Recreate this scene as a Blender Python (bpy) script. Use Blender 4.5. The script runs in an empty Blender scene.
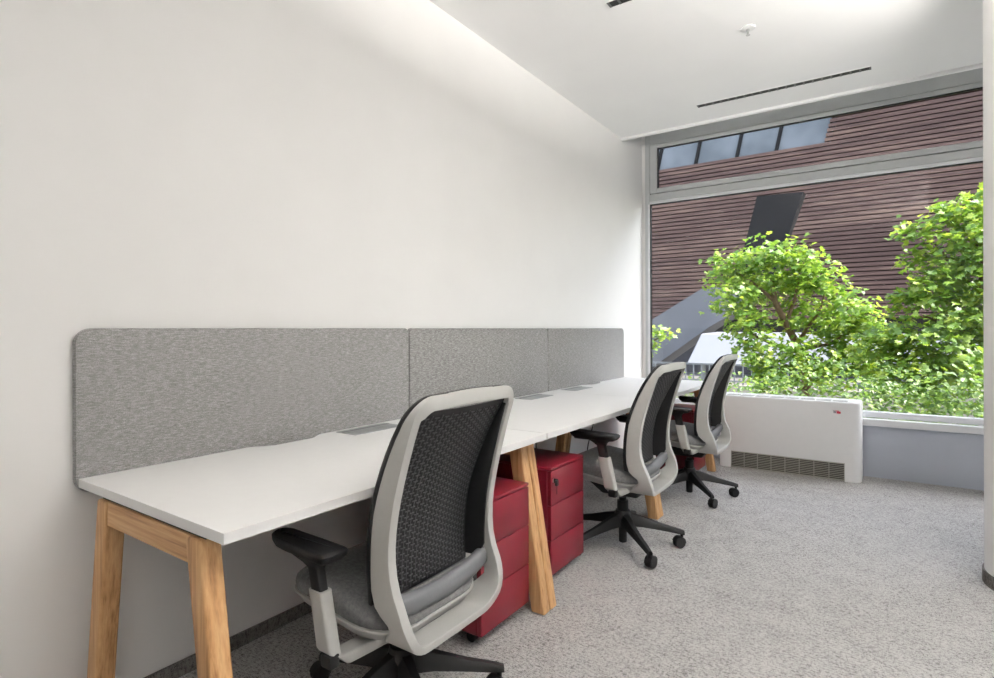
import bpy, bmesh, math, random
from mathutils import Vector, Matrix
random.seed(11)
S = bpy.context.scene
C = S.collection
PI = math.pi

# ------------------------------------------------------------------ materials
def mat(name):
    m = bpy.data.materials.new(name); m.use_nodes = True
    nt = m.node_tree; nt.nodes.clear()
    out = nt.nodes.new('ShaderNodeOutputMaterial')
    b = nt.nodes.new('ShaderNodeBsdfPrincipled')
    nt.links.new(b.outputs[0], out.inputs[0])
    return m, nt, b, out

def N(nt, kind, **kw):
    n = nt.nodes.new(kind)
    for k, v in kw.items():
        if k in n.inputs.keys() if hasattr(n.inputs, 'keys') else False: n.inputs[k].default_value = v
        else: setattr(n, k, v)
    return n

def coords(nt, scale=(1, 1, 1), rot=(0, 0, 0)):
    tc = nt.nodes.new('ShaderNodeTexCoord'); mp = nt.nodes.new('ShaderNodeMapping')
    mp.inputs['Scale'].default_value = scale; mp.inputs['Rotation'].default_value = rot
    nt.links.new(tc.outputs['Object'], mp.inputs['Vector'])
    return mp.outputs['Vector']

def noise(nt, vec, scale, detail=2, rough=.5):
    n = nt.nodes.new('ShaderNodeTexNoise')
    n.inputs['Scale'].default_value = scale; n.inputs['Detail'].default_value = detail; n.inputs['Roughness'].default_value = rough
    nt.links.new(vec, n.inputs['Vector'])
    return n.outputs[0]

def ramp(nt, fac, stops):
    r = nt.nodes.new('ShaderNodeValToRGB')
    e = r.color_ramp.elements
    while len(e) < len(stops): e.new(.5)
    for i, (p, c) in enumerate(stops):
        e[i].position = p; e[i].color = (c[0], c[1], c[2], 1)
    nt.links.new(fac, r.inputs[0])
    return r.outputs[0]

def bump(nt, b, h, strength, dist):
    bp = nt.nodes.new('ShaderNodeBump')
    bp.inputs['Strength'].default_value = strength; bp.inputs['Distance'].default_value = dist
    nt.links.new(h, bp.inputs['Height']); nt.links.new(bp.outputs[0], b.inputs['Normal'])

def plain(name, col, rough=.5, metal=0, spec=.5, nz=.03, nscale=40):
    """flat paint or plastic with a faint procedural mottling"""
    m, nt, b, out = mat(name)
    f = noise(nt, coords(nt), nscale, 3)
    lo = [max(0, c * (1 - nz)) for c in col]; hi = [min(1, c * (1 + nz)) for c in col]
    nt.links.new(ramp(nt, f, [(.3, lo), (.7, hi)]), b.inputs['Base Color'])
    b.inputs['Roughness'].default_value = rough; b.inputs['Metallic'].default_value = metal
    b.inputs['Specular IOR Level'].default_value = spec
    return m

M = {}
M['wall'] = plain('wall_paint', (.87, .86, .845), .75, 0, .3, .012, 3)
M['wall_grey'] = plain('low_bounce_grey', (.30, .30, .30), .8, 0, .3, .02, 3)  # unseen walls coloured dark to cut low-angle bounce light
M['ceiling'] = plain('ceiling_paint', (.92, .915, .91), .85, 0, .2, .01, 3)
M['white_top'] = plain('white_laminate', (.84, .835, .825), .42, 0, .4, .008, 30)
M['white_metal'] = plain('white_enamel', (.80, .80, .80), .38, 0, .45, .01, 20)
M['frame_grey'] = plain('grey_aluminium', (.60, .615, .62), .45, .15, .5, .02, 12)
M['frame_white'] = plain('pale_aluminium', (.80, .81, .83), .4, .1, .5, .01, 12)
M['panel_blue'] = plain('sill_panel_grey', (.47, .50, .57), .5, .1, .4, .02, 5)
M['gasket'] = plain('black_gasket', (.02, .02, .022), .6)
M['red'] = plain('oxblood_steel', (.13, .005, .013), .42, 0, .45, .03, 60)
M['dark_gap'] = plain('shadow_gap_black', (.015, .006, .008), .7)
M['black'] = plain('black_nylon', (.007, .007, .0075), .5, 0, .3, .1, 80)
M['black_soft'] = plain('black_arm_pad', (.006, .006, .0065), .55, 0, .3, .1, 120)
M['shell'] = plain('seagull_plastic', (.45, .448, .43), .45, 0, .4, .015, 60)
M['shell_dark'] = plain('grey_seat_shell', (.40, .40, .395), .5, 0, .35, .02, 60)
M['lumbar'] = plain('grey_lumbar', (.10, .103, .11), .5, 0, .35, .04, 60)
M['back_black'] = plain('black_back_membrane', (.008, .008, .009), .5, 0, .3, .1, 90)
M['back_dash'] = plain('charcoal_flexor', (.036, .036, .038), .38, 0, .5, .08, 90)
M['chrome'] = plain('brushed_steel', (.6, .6, .6), .3, .9, .5, .02, 80)
M['outlet'] = plain('satin_aluminium_flap', (.40, .41, .415), .42, .5, .5, .03, 60)
M['brush'] = plain('grey_brush_strip', (.20, .205, .21), .6)
M['cable'] = plain('black_cable', (.015, .015, .015), .5)
M['grille_dark'] = plain('grille_inside', (.06, .055, .045), .8)
M['grille'] = plain('grille_slat', (.40, .39, .35), .5)
M['slot'] = plain('slot_black', (.012, .012, .013), .6)
M['slot_div'] = plain('slot_divider', (.12, .12, .12), .5)
M['render_ext'] = plain('outer_render', (.55, .54, .52), .8)
M['pylon_dark'] = plain('anthracite_cladding', (.024, .023, .024), .9, 0, .05, .04, .6)
M['pylon_skylit'] = plain('skylit_grey', (.165, .165, .175), .7, 0, .3, .05, 2)  # lower leg of the same pylon: sky light put into its paler colour
M['recess'] = plain('dark_recess', (.075, .07, .075), .7, 0, .3, .2, 1.2)
M['asphalt'] = plain('asphalt', (.22, .21, .20), .9, 0, .2, .15, 3)
M['kiosk'] = plain('white_awning', (.25, .255, .275), .6, 0, .3, .02, 2)
M['blue_mark'] = plain('blue_print', (.10, .12, .50), .6)
M['planter'] = plain('beige_wall', (.40, .37, .31), .8, 0, .2, .12, 4)
M['rail'] = plain('grey_rail', (.22, .23, .24), .5)
M['bark'] = plain('maple_bark', (.20, .125, .075), .85, 0, .2, .3, 18)
M['badge_red'] = plain('badge_red', (.45, .03, .05), .4)
M['badge_grey'] = plain('badge_grey', (.28, .28, .30), .4)

def carpet(name, dark, mid, light):
    m, nt, b, out = mat(name)
    v = coords(nt, (1, 1, 1))
    va = coords(nt, (1, 2.6, 1), (0, 0, .2)); vb = coords(nt, (2.6, 1, 1), (0, 0, .2))
    n1 = noise(nt, va, 48, 5, .85); n2 = noise(nt, vb, 48, 5, .85); n3 = noise(nt, v, 330, 2, .7); n4 = noise(nt, v, 9, 3)
    def mth(op, a, c):
        k = nt.nodes.new('ShaderNodeMath'); k.operation = op
        for i, x in enumerate((a, c)):
            if isinstance(x, (int, float)): k.inputs[i].default_value = x
            else: nt.links.new(x, k.inputs[i])
        return k.outputs[0]
    s = mth('ADD', mth('MULTIPLY', n1, .44), mth('MULTIPLY', n2, .28))
    s = mth('ADD', s, mth('MULTIPLY', n3, .30)); s = mth('ADD', s, mth('MULTIPLY', n4, .06))
    col = ramp(nt, s, [(.435, dark), (.495, mid), (.56, light)])
    nt.links.new(col, b.inputs['Base Color'])
    b.inputs['Roughness'].default_value = .95; b.inputs['Specular IOR Level'].default_value = .1
    bump(nt, b, s, .8, .012)
    return m
M['carpet'] = carpet('loop_pile_carpet', (.030, .028, .026), (.195, .188, .181), (.53, .52, .51))
M['skirting_carpet'] = carpet('carpet_skirting', (.02, .018, .016), (.07, .065, .06), (.18, .17, .16))

def fabric(name, dark, mid, light, sc=1.0, stretch=7, sheen=.1):
    m, nt, b, out = mat(name)
    v1 = coords(nt, (1, 1, stretch)); v2 = coords(nt, (1, 1, 1))
    n1 = noise(nt, v1, 42 * sc, 5, .75); n2 = noise(nt, v2, 420 * sc, 2, .6)
    k = nt.nodes.new('ShaderNodeMath'); k.operation = 'MULTIPLY_ADD'; k.inputs[1].default_value = .6
    k2 = nt.nodes.new('ShaderNodeMath'); k2.operation = 'MULTIPLY'; k2.inputs[1].default_value = .4
    nt.links.new(n2, k2.inputs[0]); nt.links.new(n1, k.inputs[0]); nt.links.new(k2.outputs[0], k.inputs[2])
    nt.links.new(ramp(nt, k.outputs[0], [(.34, dark), (.5, mid), (.66, light)]), b.inputs['Base Color'])
    b.inputs['Roughness'].default_value = .9; b.inputs['Specular IOR Level'].default_value = .15
    b.inputs['Sheen Weight'].default_value = sheen; b.inputs['Sheen Roughness'].default_value = .35
    bump(nt, b, k.outputs[0], .35, .004)
    return m
M['felt'] = fabric('grey_heather_felt', (.075, .072, .07), (.215, .21, .206), (.46, .455, .45), sheen=.8)
M['seat_fabric'] = fabric('seat_fabric', (.075, .075, .075), (.125, .125, .125), (.19, .19, .19), 2.0, 1)

def wood(name, c1, c2, c3, axis):
    """long grain along the given axis (0 x, 2 z)"""
    m, nt, b, out = mat(name)
    sc = [9, 9, 9]; sc[axis] = .35
    v = coords(nt, tuple(sc))
    n1 = noise(nt, v, 3.2, 4, .6)
    sc2 = [60, 60, 60]; sc2[axis] = 2.5
    n2 = noise(nt, coords(nt, tuple(sc2)), 3, 2)
    w = nt.nodes.new('ShaderNodeMath'); w.operation = 'MULTIPLY_ADD'; w.inputs[1].default_value = 5.5; w.inputs[2].default_value = 0
    nt.links.new(n1, w.inputs[0])
    fr = nt.nodes.new('ShaderNodeMath'); fr.operation = 'PINGPONG'; fr.inputs[1].default_value = 1
    nt.links.new(w.outputs[0], fr.inputs[0])
    a = nt.nodes.new('ShaderNodeMath'); a.operation = 'MULTIPLY_ADD'; a.inputs[1].default_value = .6
    nt.links.new(n2, a.inputs[0])
    k = nt.nodes.new('ShaderNodeMath'); k.operation = 'MULTIPLY'; k.inputs[1].default_value = .45
    nt.links.new(fr.outputs[0], k.inputs[0]); nt.links.new(k.outputs[0], a.inputs[2])
    nt.links.new(ramp(nt, a.outputs[0], [(.18, c1), (.47, c2), (.80, c3)]), b.inputs['Base Color'])
    b.inputs['Roughness'].default_value = .5; b.inputs['Specular IOR Level'].default_value = .35
    bump(nt, b, n2, .12, .002)
    return m
OAK = ((.22, .10, .035), (.44, .24, .10), (.57, .35, .17))
M['oak_leg'] = wood('oak_leg', *OAK, 2)
M['oak_rail'] = wood('oak_rail', *OAK, 0)
M['slats'] = None
def slats_mat():
    m, nt, b, out = mat('red_brown_timber_slats')
    v = coords(nt, (.16, 1, 1.9))
    n1 = noise(nt, v, 1.0, 3, .6); n2 = noise(nt, coords(nt, (1.2, 1, 22)), 1.0, 2)
    k = nt.nodes.new('ShaderNodeMath'); k.operation = 'MULTIPLY_ADD'; k.inputs[1].default_value = .55
    k2 = nt.nodes.new('ShaderNodeMath'); k2.operation = 'MULTIPLY'; k2.inputs[1].default_value = .45
    nt.links.new(n2, k2.inputs[0]); nt.links.new(n1, k.inputs[0]); nt.links.new(k2.outputs[0], k.inputs[2])
    nt.links.new(ramp(nt, k.outputs[0], [(.36, (.075, .036, .029)), (.5, (.125, .066, .053)), (.64, (.24, .145, .105))]), b.inputs['Base Color'])
    b.inputs['Roughness'].default_value = .7
    return m
M['slats'] = slats_mat()
M['slat_back'] = plain('slat_backing', (.10, .06, .055), .8)

def glass(name, tint, refl):
    m, nt, b, out = mat(name)
    nt.nodes.remove(b)
    t = nt.nodes.new('ShaderNodeBsdfTransparent'); t.inputs[0].default_value = (*tint, 1)
    g = nt.nodes.new('ShaderNodeBsdfGlossy'); g.inputs['Roughness'].default_value = .0
    lw = nt.nodes.new('ShaderNodeFresnel'); lw.inputs['IOR'].default_value = 1.45
    k = nt.nodes.new('ShaderNodeMath'); k.operation = 'MULTIPLY'; k.inputs[1].default_value = refl
    nt.links.new(lw.outputs[0], k.inputs[0])
    mx = nt.nodes.new('ShaderNodeMixShader')
    nt.links.new(k.outputs[0], mx.inputs[0]); nt.links.new(t.outputs[0], mx.inputs[1]); nt.links.new(g.outputs[0], mx.inputs[2])
    nt.links.new(mx.outputs[0], out.inputs[0])
    return m
M['glass'] = glass('window_glass', (.96, .975, .97), 1.0)
def mirror_glass():
    m, nt, b, out = mat('ribbon_window_glass')
    f = noise(nt, coords(nt, (1, 1, 1)), .8, 2)
    nt.links.new(ramp(nt, f, [(.35, (.10, .11, .12)), (.65, (.19, .20, .215))]), b.inputs['Base Color'])
    b.inputs['Roughness'].default_value = .15
    return m
M['ribbon'] = mirror_glass()

def leaf_mat(name, c1, c2, c3, trans=.5):
    m, nt, b, out = mat(name)
    nt.nodes.remove(b)
    geo = nt.nodes.new('ShaderNodeNewGeometry')
    col = ramp(nt, geo.outputs['Random Per Island'], [(0, c1), (.55, c2), (1, c3)])
    d = nt.nodes.new('ShaderNodeBsdfDiffuse'); t = nt.nodes.new('ShaderNodeBsdfTranslucent')
    g = nt.nodes.new('ShaderNodeBsdfGlossy'); g.inputs['Roughness'].default_value = .45; g.inputs[0].default_value = (1, 1, 1, 1)
    hs = nt.nodes.new('ShaderNodeHueSaturation'); hs.inputs['Value'].default_value = 1.35; hs.inputs['Hue'].default_value = .485
    nt.links.new(col, hs.inputs['Color'])
    nt.links.new(col, d.inputs[0]); nt.links.new(hs.outputs[0], t.inputs[0])
    mx = nt.nodes.new('ShaderNodeMixShader'); mx.inputs[0].default_value = trans
    nt.links.new(d.outputs[0], mx.inputs[1]); nt.links.new(t.outputs[0], mx.inputs[2])
    mx2 = nt.nodes.new('ShaderNodeMixShader'); mx2.inputs[0].default_value = .05
    nt.links.new(mx.outputs[0], mx2.inputs[1]); nt.links.new(g.outputs[0], mx2.inputs[2])
    nt.links.new(mx2.outputs[0], out.inputs[0])
    return m
M['leaf'] = leaf_mat('maple_leaves', (.12, .25, .025), (.22, .38, .04), (.40, .50, .06))
M['leaf_dark'] = leaf_mat('hedge_leaves', (.08, .17, .03), (.15, .28, .05), (.30, .42, .09))

def emit(name, col, s):
    m, nt, b, out = mat(name)
    b.inputs['Base Color'].default_value = (.9, .9, .9, 1)
    b.inputs['Emission Color'].default_value = (*col, 1); b.inputs['Emission Strength'].default_value = s
    return m

# ------------------------------------------------------------------ helpers
def tag(o, label=None, cat=None, group=None, kind=None):
    for k, v in (('label', label), ('category', cat), ('group', group), ('kind', kind)):
        if v: o[k] = v
    return o

def thing(name, label, cat, loc=(0, 0, 0), rz=0, group=None):
    o = bpy.data.objects.new(name, None); C.objects.link(o)
    o.location = loc; o.rotation_euler = (0, 0, rz); o.empty_display_size = .1
    return tag(o, label, cat, group)

def obj(name, bm, m, parent=None, smooth=0, kind=None):
    """link one mesh object; smooth = angle in degrees (0 = flat)"""
    me = bpy.data.meshes.new(name)
    bmesh.ops.recalc_face_normals(bm, faces=bm.faces[:])
    if smooth:
        a = math.radians(smooth)
        for f in bm.faces: f.smooth = True
        for e in bm.edges:
            if len(e.link_faces) == 2 and e.calc_face_angle(0) > a: e.smooth = False
    bm.to_mesh(me); bm.free()
    me.materials.append(m)
    o = bpy.data.objects.new(name, me); C.objects.link(o)
    if parent: o.parent = parent
    if kind: o['kind'] = kind
    return o

def nb(): return bmesh.new()

def box(bm, x0, x1, y0, y1, z0, z1, bev=0, seg=2):
    vs = [bm.verts.new((x, y, z)) for x in (x0, x1) for y in (y0, y1) for z in (z0, z1)]
    q = [(0, 1, 3, 2), (4, 6, 7, 5), (0, 4, 5, 1), (2, 3, 7, 6), (0, 2, 6, 4), (1, 5, 7, 3)]
    fs = [bm.faces.new([vs[i] for i in f]) for f in q]
    if bev:
        es = list({e for f in fs for e in f.edges})
        bmesh.ops.bevel(bm, geom=es, offset=bev, segments=seg, profile=.5, affect='EDGES')
    return bm

def hexa(bm, bot, top, bev=0, seg=2):
    """bot, top: four points each"""
    a = [bm.verts.new(p) for p in bot]; b = [bm.verts.new(p) for p in top]
    fs = [bm.faces.new(a[::-1]), bm.faces.new(b)]
    for i in range(4): fs.append(bm.faces.new((a[i], a[(i + 1) % 4], b[(i + 1) % 4], b[i])))
    if bev:
        es = list({e for f in fs for e in f.edges})
        bmesh.ops.bevel(bm, geom=es, offset=bev, segments=seg, profile=.5, affect='EDGES')
    return bm

def loft(bm, rings, cap=True, closed_path=False):
    rv = [[bm.verts.new(p) for p in r] for r in rings]
    n = len(rv[0]); k = len(rv)
    for i in range(k if closed_path else k - 1):
        a, b = rv[i], rv[(i + 1) % k]
        for j in range(n): bm.faces.new((a[j], a[(j + 1) % n], b[(j + 1) % n], b[j]))
    if cap and not closed_path:
        bm.faces.new(rv[0][::-1]); bm.faces.new(rv[-1])
    return bm

def rrect(x0, x1, y0, y1, r, n=5):
    """rounded rectangle outline, ccw; r one radius or four (x0y0, x1y0, x1y1, x0y1)"""
    if isinstance(r, (int, float)): r = [r] * 4
    P = []
    for (cx, cy, a, q) in ((x0, y0, PI, r[0]), (x1, y0, 1.5 * PI, r[1]), (x1, y1, 0, r[2]), (x0, y1, .5 * PI, r[3])):
        ox = cx + (q if cx == x0 else -q); oy = cy + (q if cy == y0 else -q)
        for i in range(n + 1):
            t = a + (PI / 2) * i / n
            P.append((ox + q * math.cos(t), oy + q * math.sin(t)))
    return P

def tube(bm, pts, r, n=8):
    pts = [Vector(p) for p in pts]; R = r if isinstance(r, (list, tuple)) else [r] * len(pts)
    rings = []; ref = None
    for i, p in enumerate(pts):
        t = (pts[min(i + 1, len(pts) - 1)] - pts[max(i - 1, 0)]).normalized()
        if ref is None or abs(t.dot(ref)) > .95: ref = Vector((0, 0, 1)) if abs(t.z) < .9 else Vector((1, 0, 0))
        u = t.cross(ref).normalized(); v = t.cross(u).normalized()
        rings.append([p + (u * math.cos(2 * PI * k / n) + v * math.sin(2 * PI * k / n)) * R[i] for k in range(n)])
    return loft(bm, rings)

def cyl(bm, c, r0, r1, z0, z1, n=24, prof=None):
    """vertical lathe: prof list of (r, z) or a simple frustum"""
    prof = prof or [(r0, z0), (r1, z1)]
    return loft(bm, [[(c[0] + r * math.cos(2 * PI * k / n), c[1] + r * math.sin(2 * PI * k / n), z) for k in range(n)] for r, z in prof])

def interp(tab, z):
    tab = sorted(tab)
    if z <= tab[0][0]: return tab[0][1]
    for i in range(len(tab) - 1):
        (a, b), (c, d) = tab[i], tab[i + 1]
        if z <= c:
            p0 = tab[i - 1] if i else None; p3 = tab[i + 2] if i + 2 < len(tab) else None
            m1 = (d - p0[1]) / (c - p0[0]) if p0 else (d - b) / (c - a)
            m2 = (p3[1] - b) / (p3[0] - a) if p3 else (d - b) / (c - a)
            t = (z - a) / (c - a); h = c - a
            return (2*t**3 - 3*t*t + 1)*b + (t**3 - 2*t*t + t)*h*m1 + (-2*t**3 + 3*t*t)*d + (t**3 - t*t)*h*m2
    return tab[-1][1]

def copy_tree(o, parent=None):
    c = o.copy(); C.objects.link(c)
    if parent: c.parent = parent
    for ch in list(o.children): copy_tree(ch, c)
    return c

# ------------------------------------------------------------------ dimensions (metres; wall at x=0, window at y=5.4)
CAM = (1.9845, 0, 1.1798)
Y0, L, D, XB, XF = .652, 1.4039, .742, .0285, .8147
CEIL, YC, YW = 2.926, 4.889, 5.407
XR, YB = 5.6, -3.2        # right and back wall

# ------------------------------------------------------------------ room shell
obj('floor', box(nb(), 0, XR, YB, 5.42, -.12, 0), M['carpet'], kind='structure')
obj('ceiling', box(nb(), -.15, XR, YB, YC, CEIL, CEIL + .5), M['ceiling'], kind='structure')
obj('ceiling_recess', box(nb(), -.15, XR, YC, 5.6, 3.17, CEIL + .5), M['ceiling'], kind='structure')
obj('wall_left', box(nb(), -.15, 0, YB, 5.45, -.12, 3.4), M['wall'], kind='structure')
obj('wall_back', box(nb(), -.15, XR + .15, YB - .15, YB, -.12, 3.4), M['wall_grey'], kind='structure')
obj('wall_right', box(nb(), XR, XR + .15, YB, 5.75, -.12, 3.4), M['wall_grey'], kind='structure')
obj('baseboard_left', box(nb(), 0, .012, YB, 5.34, 0, .052, .002, 1), M['skirting_carpet'], kind='structure')
# spandrel under the window
obj('wall_window', box(nb(), 0, XR, 5.352, 5.75, -.12, .405), M['panel_blue'], kind='structure')
bm = nb(); box(bm, 0, XR, 5.325, 5.40, .408, .462, .004); obj('trim_1', bm, M['frame_white'], kind='structure')
# slim bright edge bead along the end of the ceiling
obj('trim_2', box(nb(), 0, XR, YC - .03, YC + .004, CEIL - .020, CEIL + .002, .002, 1), M['ceiling'], kind='structure')

def window(name, x0, x1):
    w = thing(name, None, None, ((x0 + x1) / 2, YW, .45)); w['kind'] = 'structure'
    w.location = (0, 0, 0)
    f = nb()
    y0, y1 = YW, YW + .055
    box(f, x0, x0 + .047, y0, y1, .462, 3.16, .003, 1)
    box(f, x1 - .03, x1, y0, y1, .462, 3.16, .003, 1)
    box(f, x0 + .047, x1 - .03, y0, y1, 2.99, 3.16, .003, 1)
    box(f, x0 + .047, x1 - .03, y0, y1, 2.438, 2.505, .003, 1)
    obj('window_frame', f, M['frame_grey'], w)
    s = nb(); box(s, x0 + .047, x1 - .03, y0 - .01, y0 + .05, 2.408, 2.436, .003, 1)
    box(s, x0 + .047, x1 - .03, y0 - .012, y0 + .06, .466, .512, .004, 1)
    box(s, x0 + .03, x0 + .047, y0 - .006, y0 + .0, .462, 2.408)
    obj('window_bead', s, M['frame_white'], w)
    c = nb(); a, b = x0 + .052, x1 - .034
    for q in ((a, a + .068, 2.51, 2.985), (b - .04, b, 2.51, 2.985), (a + .068, b - .04, 2.51, 2.556), (a + .068, b - .04, 2.95, 2.985)):
        box(c, q[0], q[1], y0 - .008, y0 + .055, q[2], q[3], .003, 1)
    obj('casement', c, M['frame_grey'], w)
    g = nb()
    for (u0, u1, v0, v1) in ((a + .068, b - .04, 2.556, 2.95), (x0 + .047, x1 - .03, .512, 2.408)):
        t = .011
        box(g, u0, u0 + t, y0 + .008, y0 + .03, v0, v1); box(g, u1 - t, u1, y0 + .008, y0 + .03, v0, v1)
        box(g, u0 + t, u1 - t, y0 + .008, y0 + .03, v1 - t * .7, v1)
    obj('gasket', g, M['gasket'], w)
    for (u0, u1, v0, v1) in ((a + .068, b - .04, 2.556, 2.95), (x0 + .047, x1 - .03, .512, 2.408)):
        p = nb(); vs = [p.verts.new(q) for q in ((u0, y0 + .035, v0), (u1, y0 + .035, v0), (u1, y0 + .035, v1), (u0, y0 + .035, v1))]; p.faces.new(vs)
        obj('pane', p, M['glass'], w)
    return w
window('window_1', .03, 2.675)
window('window_2', 2.78, 5.45)
for (a, b) in ((0, .03), (2.675, 2.78), (5.45, XR)):
    obj('wall_window_pier', box(nb(), a, b, YW - .002, 5.46, .405, 3.17), M['wall'] if a == 0 else M['frame_grey'], kind='structure')
# unseen slab added outside, above the window, to block the sun
obj('sun_block_outside', box(nb(), -6, 9, 5.75, 6.2, 3.5, 3.9), M['render_ext'], kind='structure')
obj('wall_outside', box(nb(), -6, -.15, 5.3, 5.45, -.6, 3.4), M['render_ext'], kind='structure')

# round column
col = obj('column', cyl(nb(), (2.606, 3.446), .243, .243, .055, CEIL, 64), M['wall'], smooth=40, kind='structure')
obj('column_skirting', cyl(nb(), (2.606, 3.446), .25, .25, 0, .058, 64), M['skirting_carpet'], smooth=40, kind='structure')

# ------------------------------------------------------------------ desks
def make_desk():
    t = thing('desk', 'x', 'desk', (0, Y0, 0), 0, 'row of white desks')
    # top with a cable scallop in the back edge
    pts = [(XB, .003)]
    c = L / 2
    for k in range(-12, 13):
        s = k / 12
        e = .048 * (1 - min(1, max(0, (abs(s) - .45) / .55)) ** 2 * (3 - 2 * min(1, max(0, (abs(s) - .45) / .55))))
        pts.append((XB + e, c + s * .17))
    pts += [(XB, L - .003), (XF, L - .003), (XF, .003)]
    bm = nb(); lo = [bm.verts.new((x, y, D - .025)) for x, y in pts]; hi = [bm.verts.new((x, y, D)) for x, y in pts]
    bm.faces.new(hi[::-1]); bm.faces.new(lo)
    n = len(pts)
    for i in range(n): bm.faces.new((lo[i], lo[(i + 1) % n], hi[(i + 1) % n], hi[i]))
    es = [e for e in bm.edges if e.calc_face_angle(0) > 1.2]
    bmesh.ops.bevel(bm, geom=es, offset=.0015, segments=1, affect='EDGES')
    obj('tabletop', bm, M['white_top'], t)
    for ya, yb in ((.002, .054), (L - .054, L - .004)):
        for front in (1, 0):
            xt, xb = (.681, .799) if front else (.193, .088)
            w = .0325
            bm = nb()
            hexa(bm, [(xb - w, ya, 0), (xb + w, ya, 0), (xb + w, yb, 0), (xb - w, yb, 0)],
                 [(xt - w, ya, .706), (xt + w, ya, .706), (xt + w, yb, .706), (xt - w, yb, .706)], .007, 3)
            obj('leg', bm, M['oak_leg'], t, 50)
        bm = nb(); box(bm, .193 + .025, .682 - .025, ya + .004, yb - .004, .640, .706, .002, 1)
        obj('cross_rail', bm, M['oak_rail'], t)
        bm = nb(); box(bm, .17, .72, ya + .012, yb - .012, .706, D - .025)
        obj('spacer_plate', bm, M['black'], t)
    bm = nb()
    for x in (.27, .60): box(bm, x, x + .03, .06, L - .06, .662, .70, .002, 1)
    obj('support_beam', bm, M['shell_dark'], t)
    fl = nb(); box(fl, .058, .182, .92, 1.20, D - .001, D + .003, .0015, 1)
    f = obj('cable_flap', fl, M['outlet'], t)
    br = nb(); box(br, .088, .098, .925, 1.195, D + .002, D + .0042)
    obj('brush_strip', br, M['brush'], f)
    return t
desk = make_desk()
desks = [desk]
for i in (1, 2):
    d = copy_tree(desk); d.location.y = Y0 + i * L; desks.append(d)
for d, s in zip(desks, ('nearest white desk of the row, its oak end legs in full view',
                        'white desk in the middle of the row, between the nearest desk and the window desk',
                        'white desk at the far end of the row, next to the window and the convector')):
    d['label'] = s
# the flap sits on the other side of the scallop on the far desk
for ch in desks[2].children:
    if ch.name.startswith('cable_flap'): ch.location.y = -.80

# ------------------------------------------------------------------ felt screens
for i, s in enumerate(('long grey heather felt screen behind the nearest desk, left end rounded',
                       'grey felt screen behind the middle desk, between two other screens',
                       'farthest grey felt screen behind the window desk, palest in the daylight')):
    y0 = -.004 if i == 0 else .004; y1 = L - .004
    r = [.048 if i == 0 else .024, .048 if i == 2 else .024, .048 if i == 2 else .024, .048 if i == 0 else .024]
    def ring(x, ins): return [(x, a, b) for a, b in rrect(y0 + ins, y1 - ins, .693 + ins, 1.187 - ins, [q - ins * .6 for q in r], 8)]
    bm = nb(); loft(bm, [ring(.0015, .004), ring(.004, 0), ring(.021, 0), ring(.0255, .0018), ring(.0275, .006)])
    t = obj('desk_screen', bm, M['felt'], None, 35)
    t.location = (0, Y0 + i * L, 0)
    tag(t, s, 'screen', 'felt desk screens')

# ------------------------------------------------------------------ chairs (local: +X is the back of the chair, origin on the floor)
FRONT = [(.45, .100), (.50, .096), (.57, .098), (.63, .103), (.69, .112), (.80, .147), (.91, .198), (1.0, .258)]
REAR = [(.28, .218), (.31, .228), (.36, .238), (.43, .222), (.48, .200), (.54, .186), (.62, .186), (.72, .203), (.855, .24), (.94, .268), (1.0, .292)]
def outline():
    """half loop turned into a full loop of (lat, z): rounded top corners, drawn-in bottom corners"""
    P = []
    def arc(cx, cz, rx, rz, a0, a1, n):
        for i in range(n + 1):
            t = math.radians(a0 + (a1 - a0) * i / n); P.append((cx + rx * math.cos(t), cz + rz * math.sin(t)))
    W = .221; top = .994
    arc(W - .055, top - .06, .055, .06, 90, 0, 7)
    for k in range(1, 12): P.append((W + .006 * math.sin(PI * k / 12), top - .06 - (top - .06 - .44) * k / 12))
    arc(W - .095, .44, .095, .128, 0, -90, 10)
    for lat in (.08, .04): P.append((lat, .311))
    P.append((0, .310))
    half = P[:]
    right = half
    left = [(-a, b) for a, b in half[::-1]][1:]
    mid = [(.10, top + .002), (.05, top + .004), (0, top + .005), (-.05, top + .004), (-.10, top + .002)]
    return right + left + mid
LOOP = outline()

def sweep_loop(pts, section, closed):
    """section(lat, z) -> list of (outward, x)"""
    rings = []; n = len(pts)
    for i, (a, b) in enumerate(pts):
        p = pts[(i - 1) % n] if closed or i > 0 else pts[i]; q = pts[(i + 1) % n] if closed or i < n - 1 else pts[i]
        tx, tz = q[0] - p[0], q[1] - p[1]; l = math.hypot(tx, tz) or 1
        ox, oz = -tz / l, tx / l      # clockwise path (from top right down): outward = left normal
        if ox * a + oz * (b - .62) < 0: ox, oz = -ox, -oz
        rings.append([(x, a + ox * o, b + oz * o) for o, x in section(a, b)])
    return rings

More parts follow.
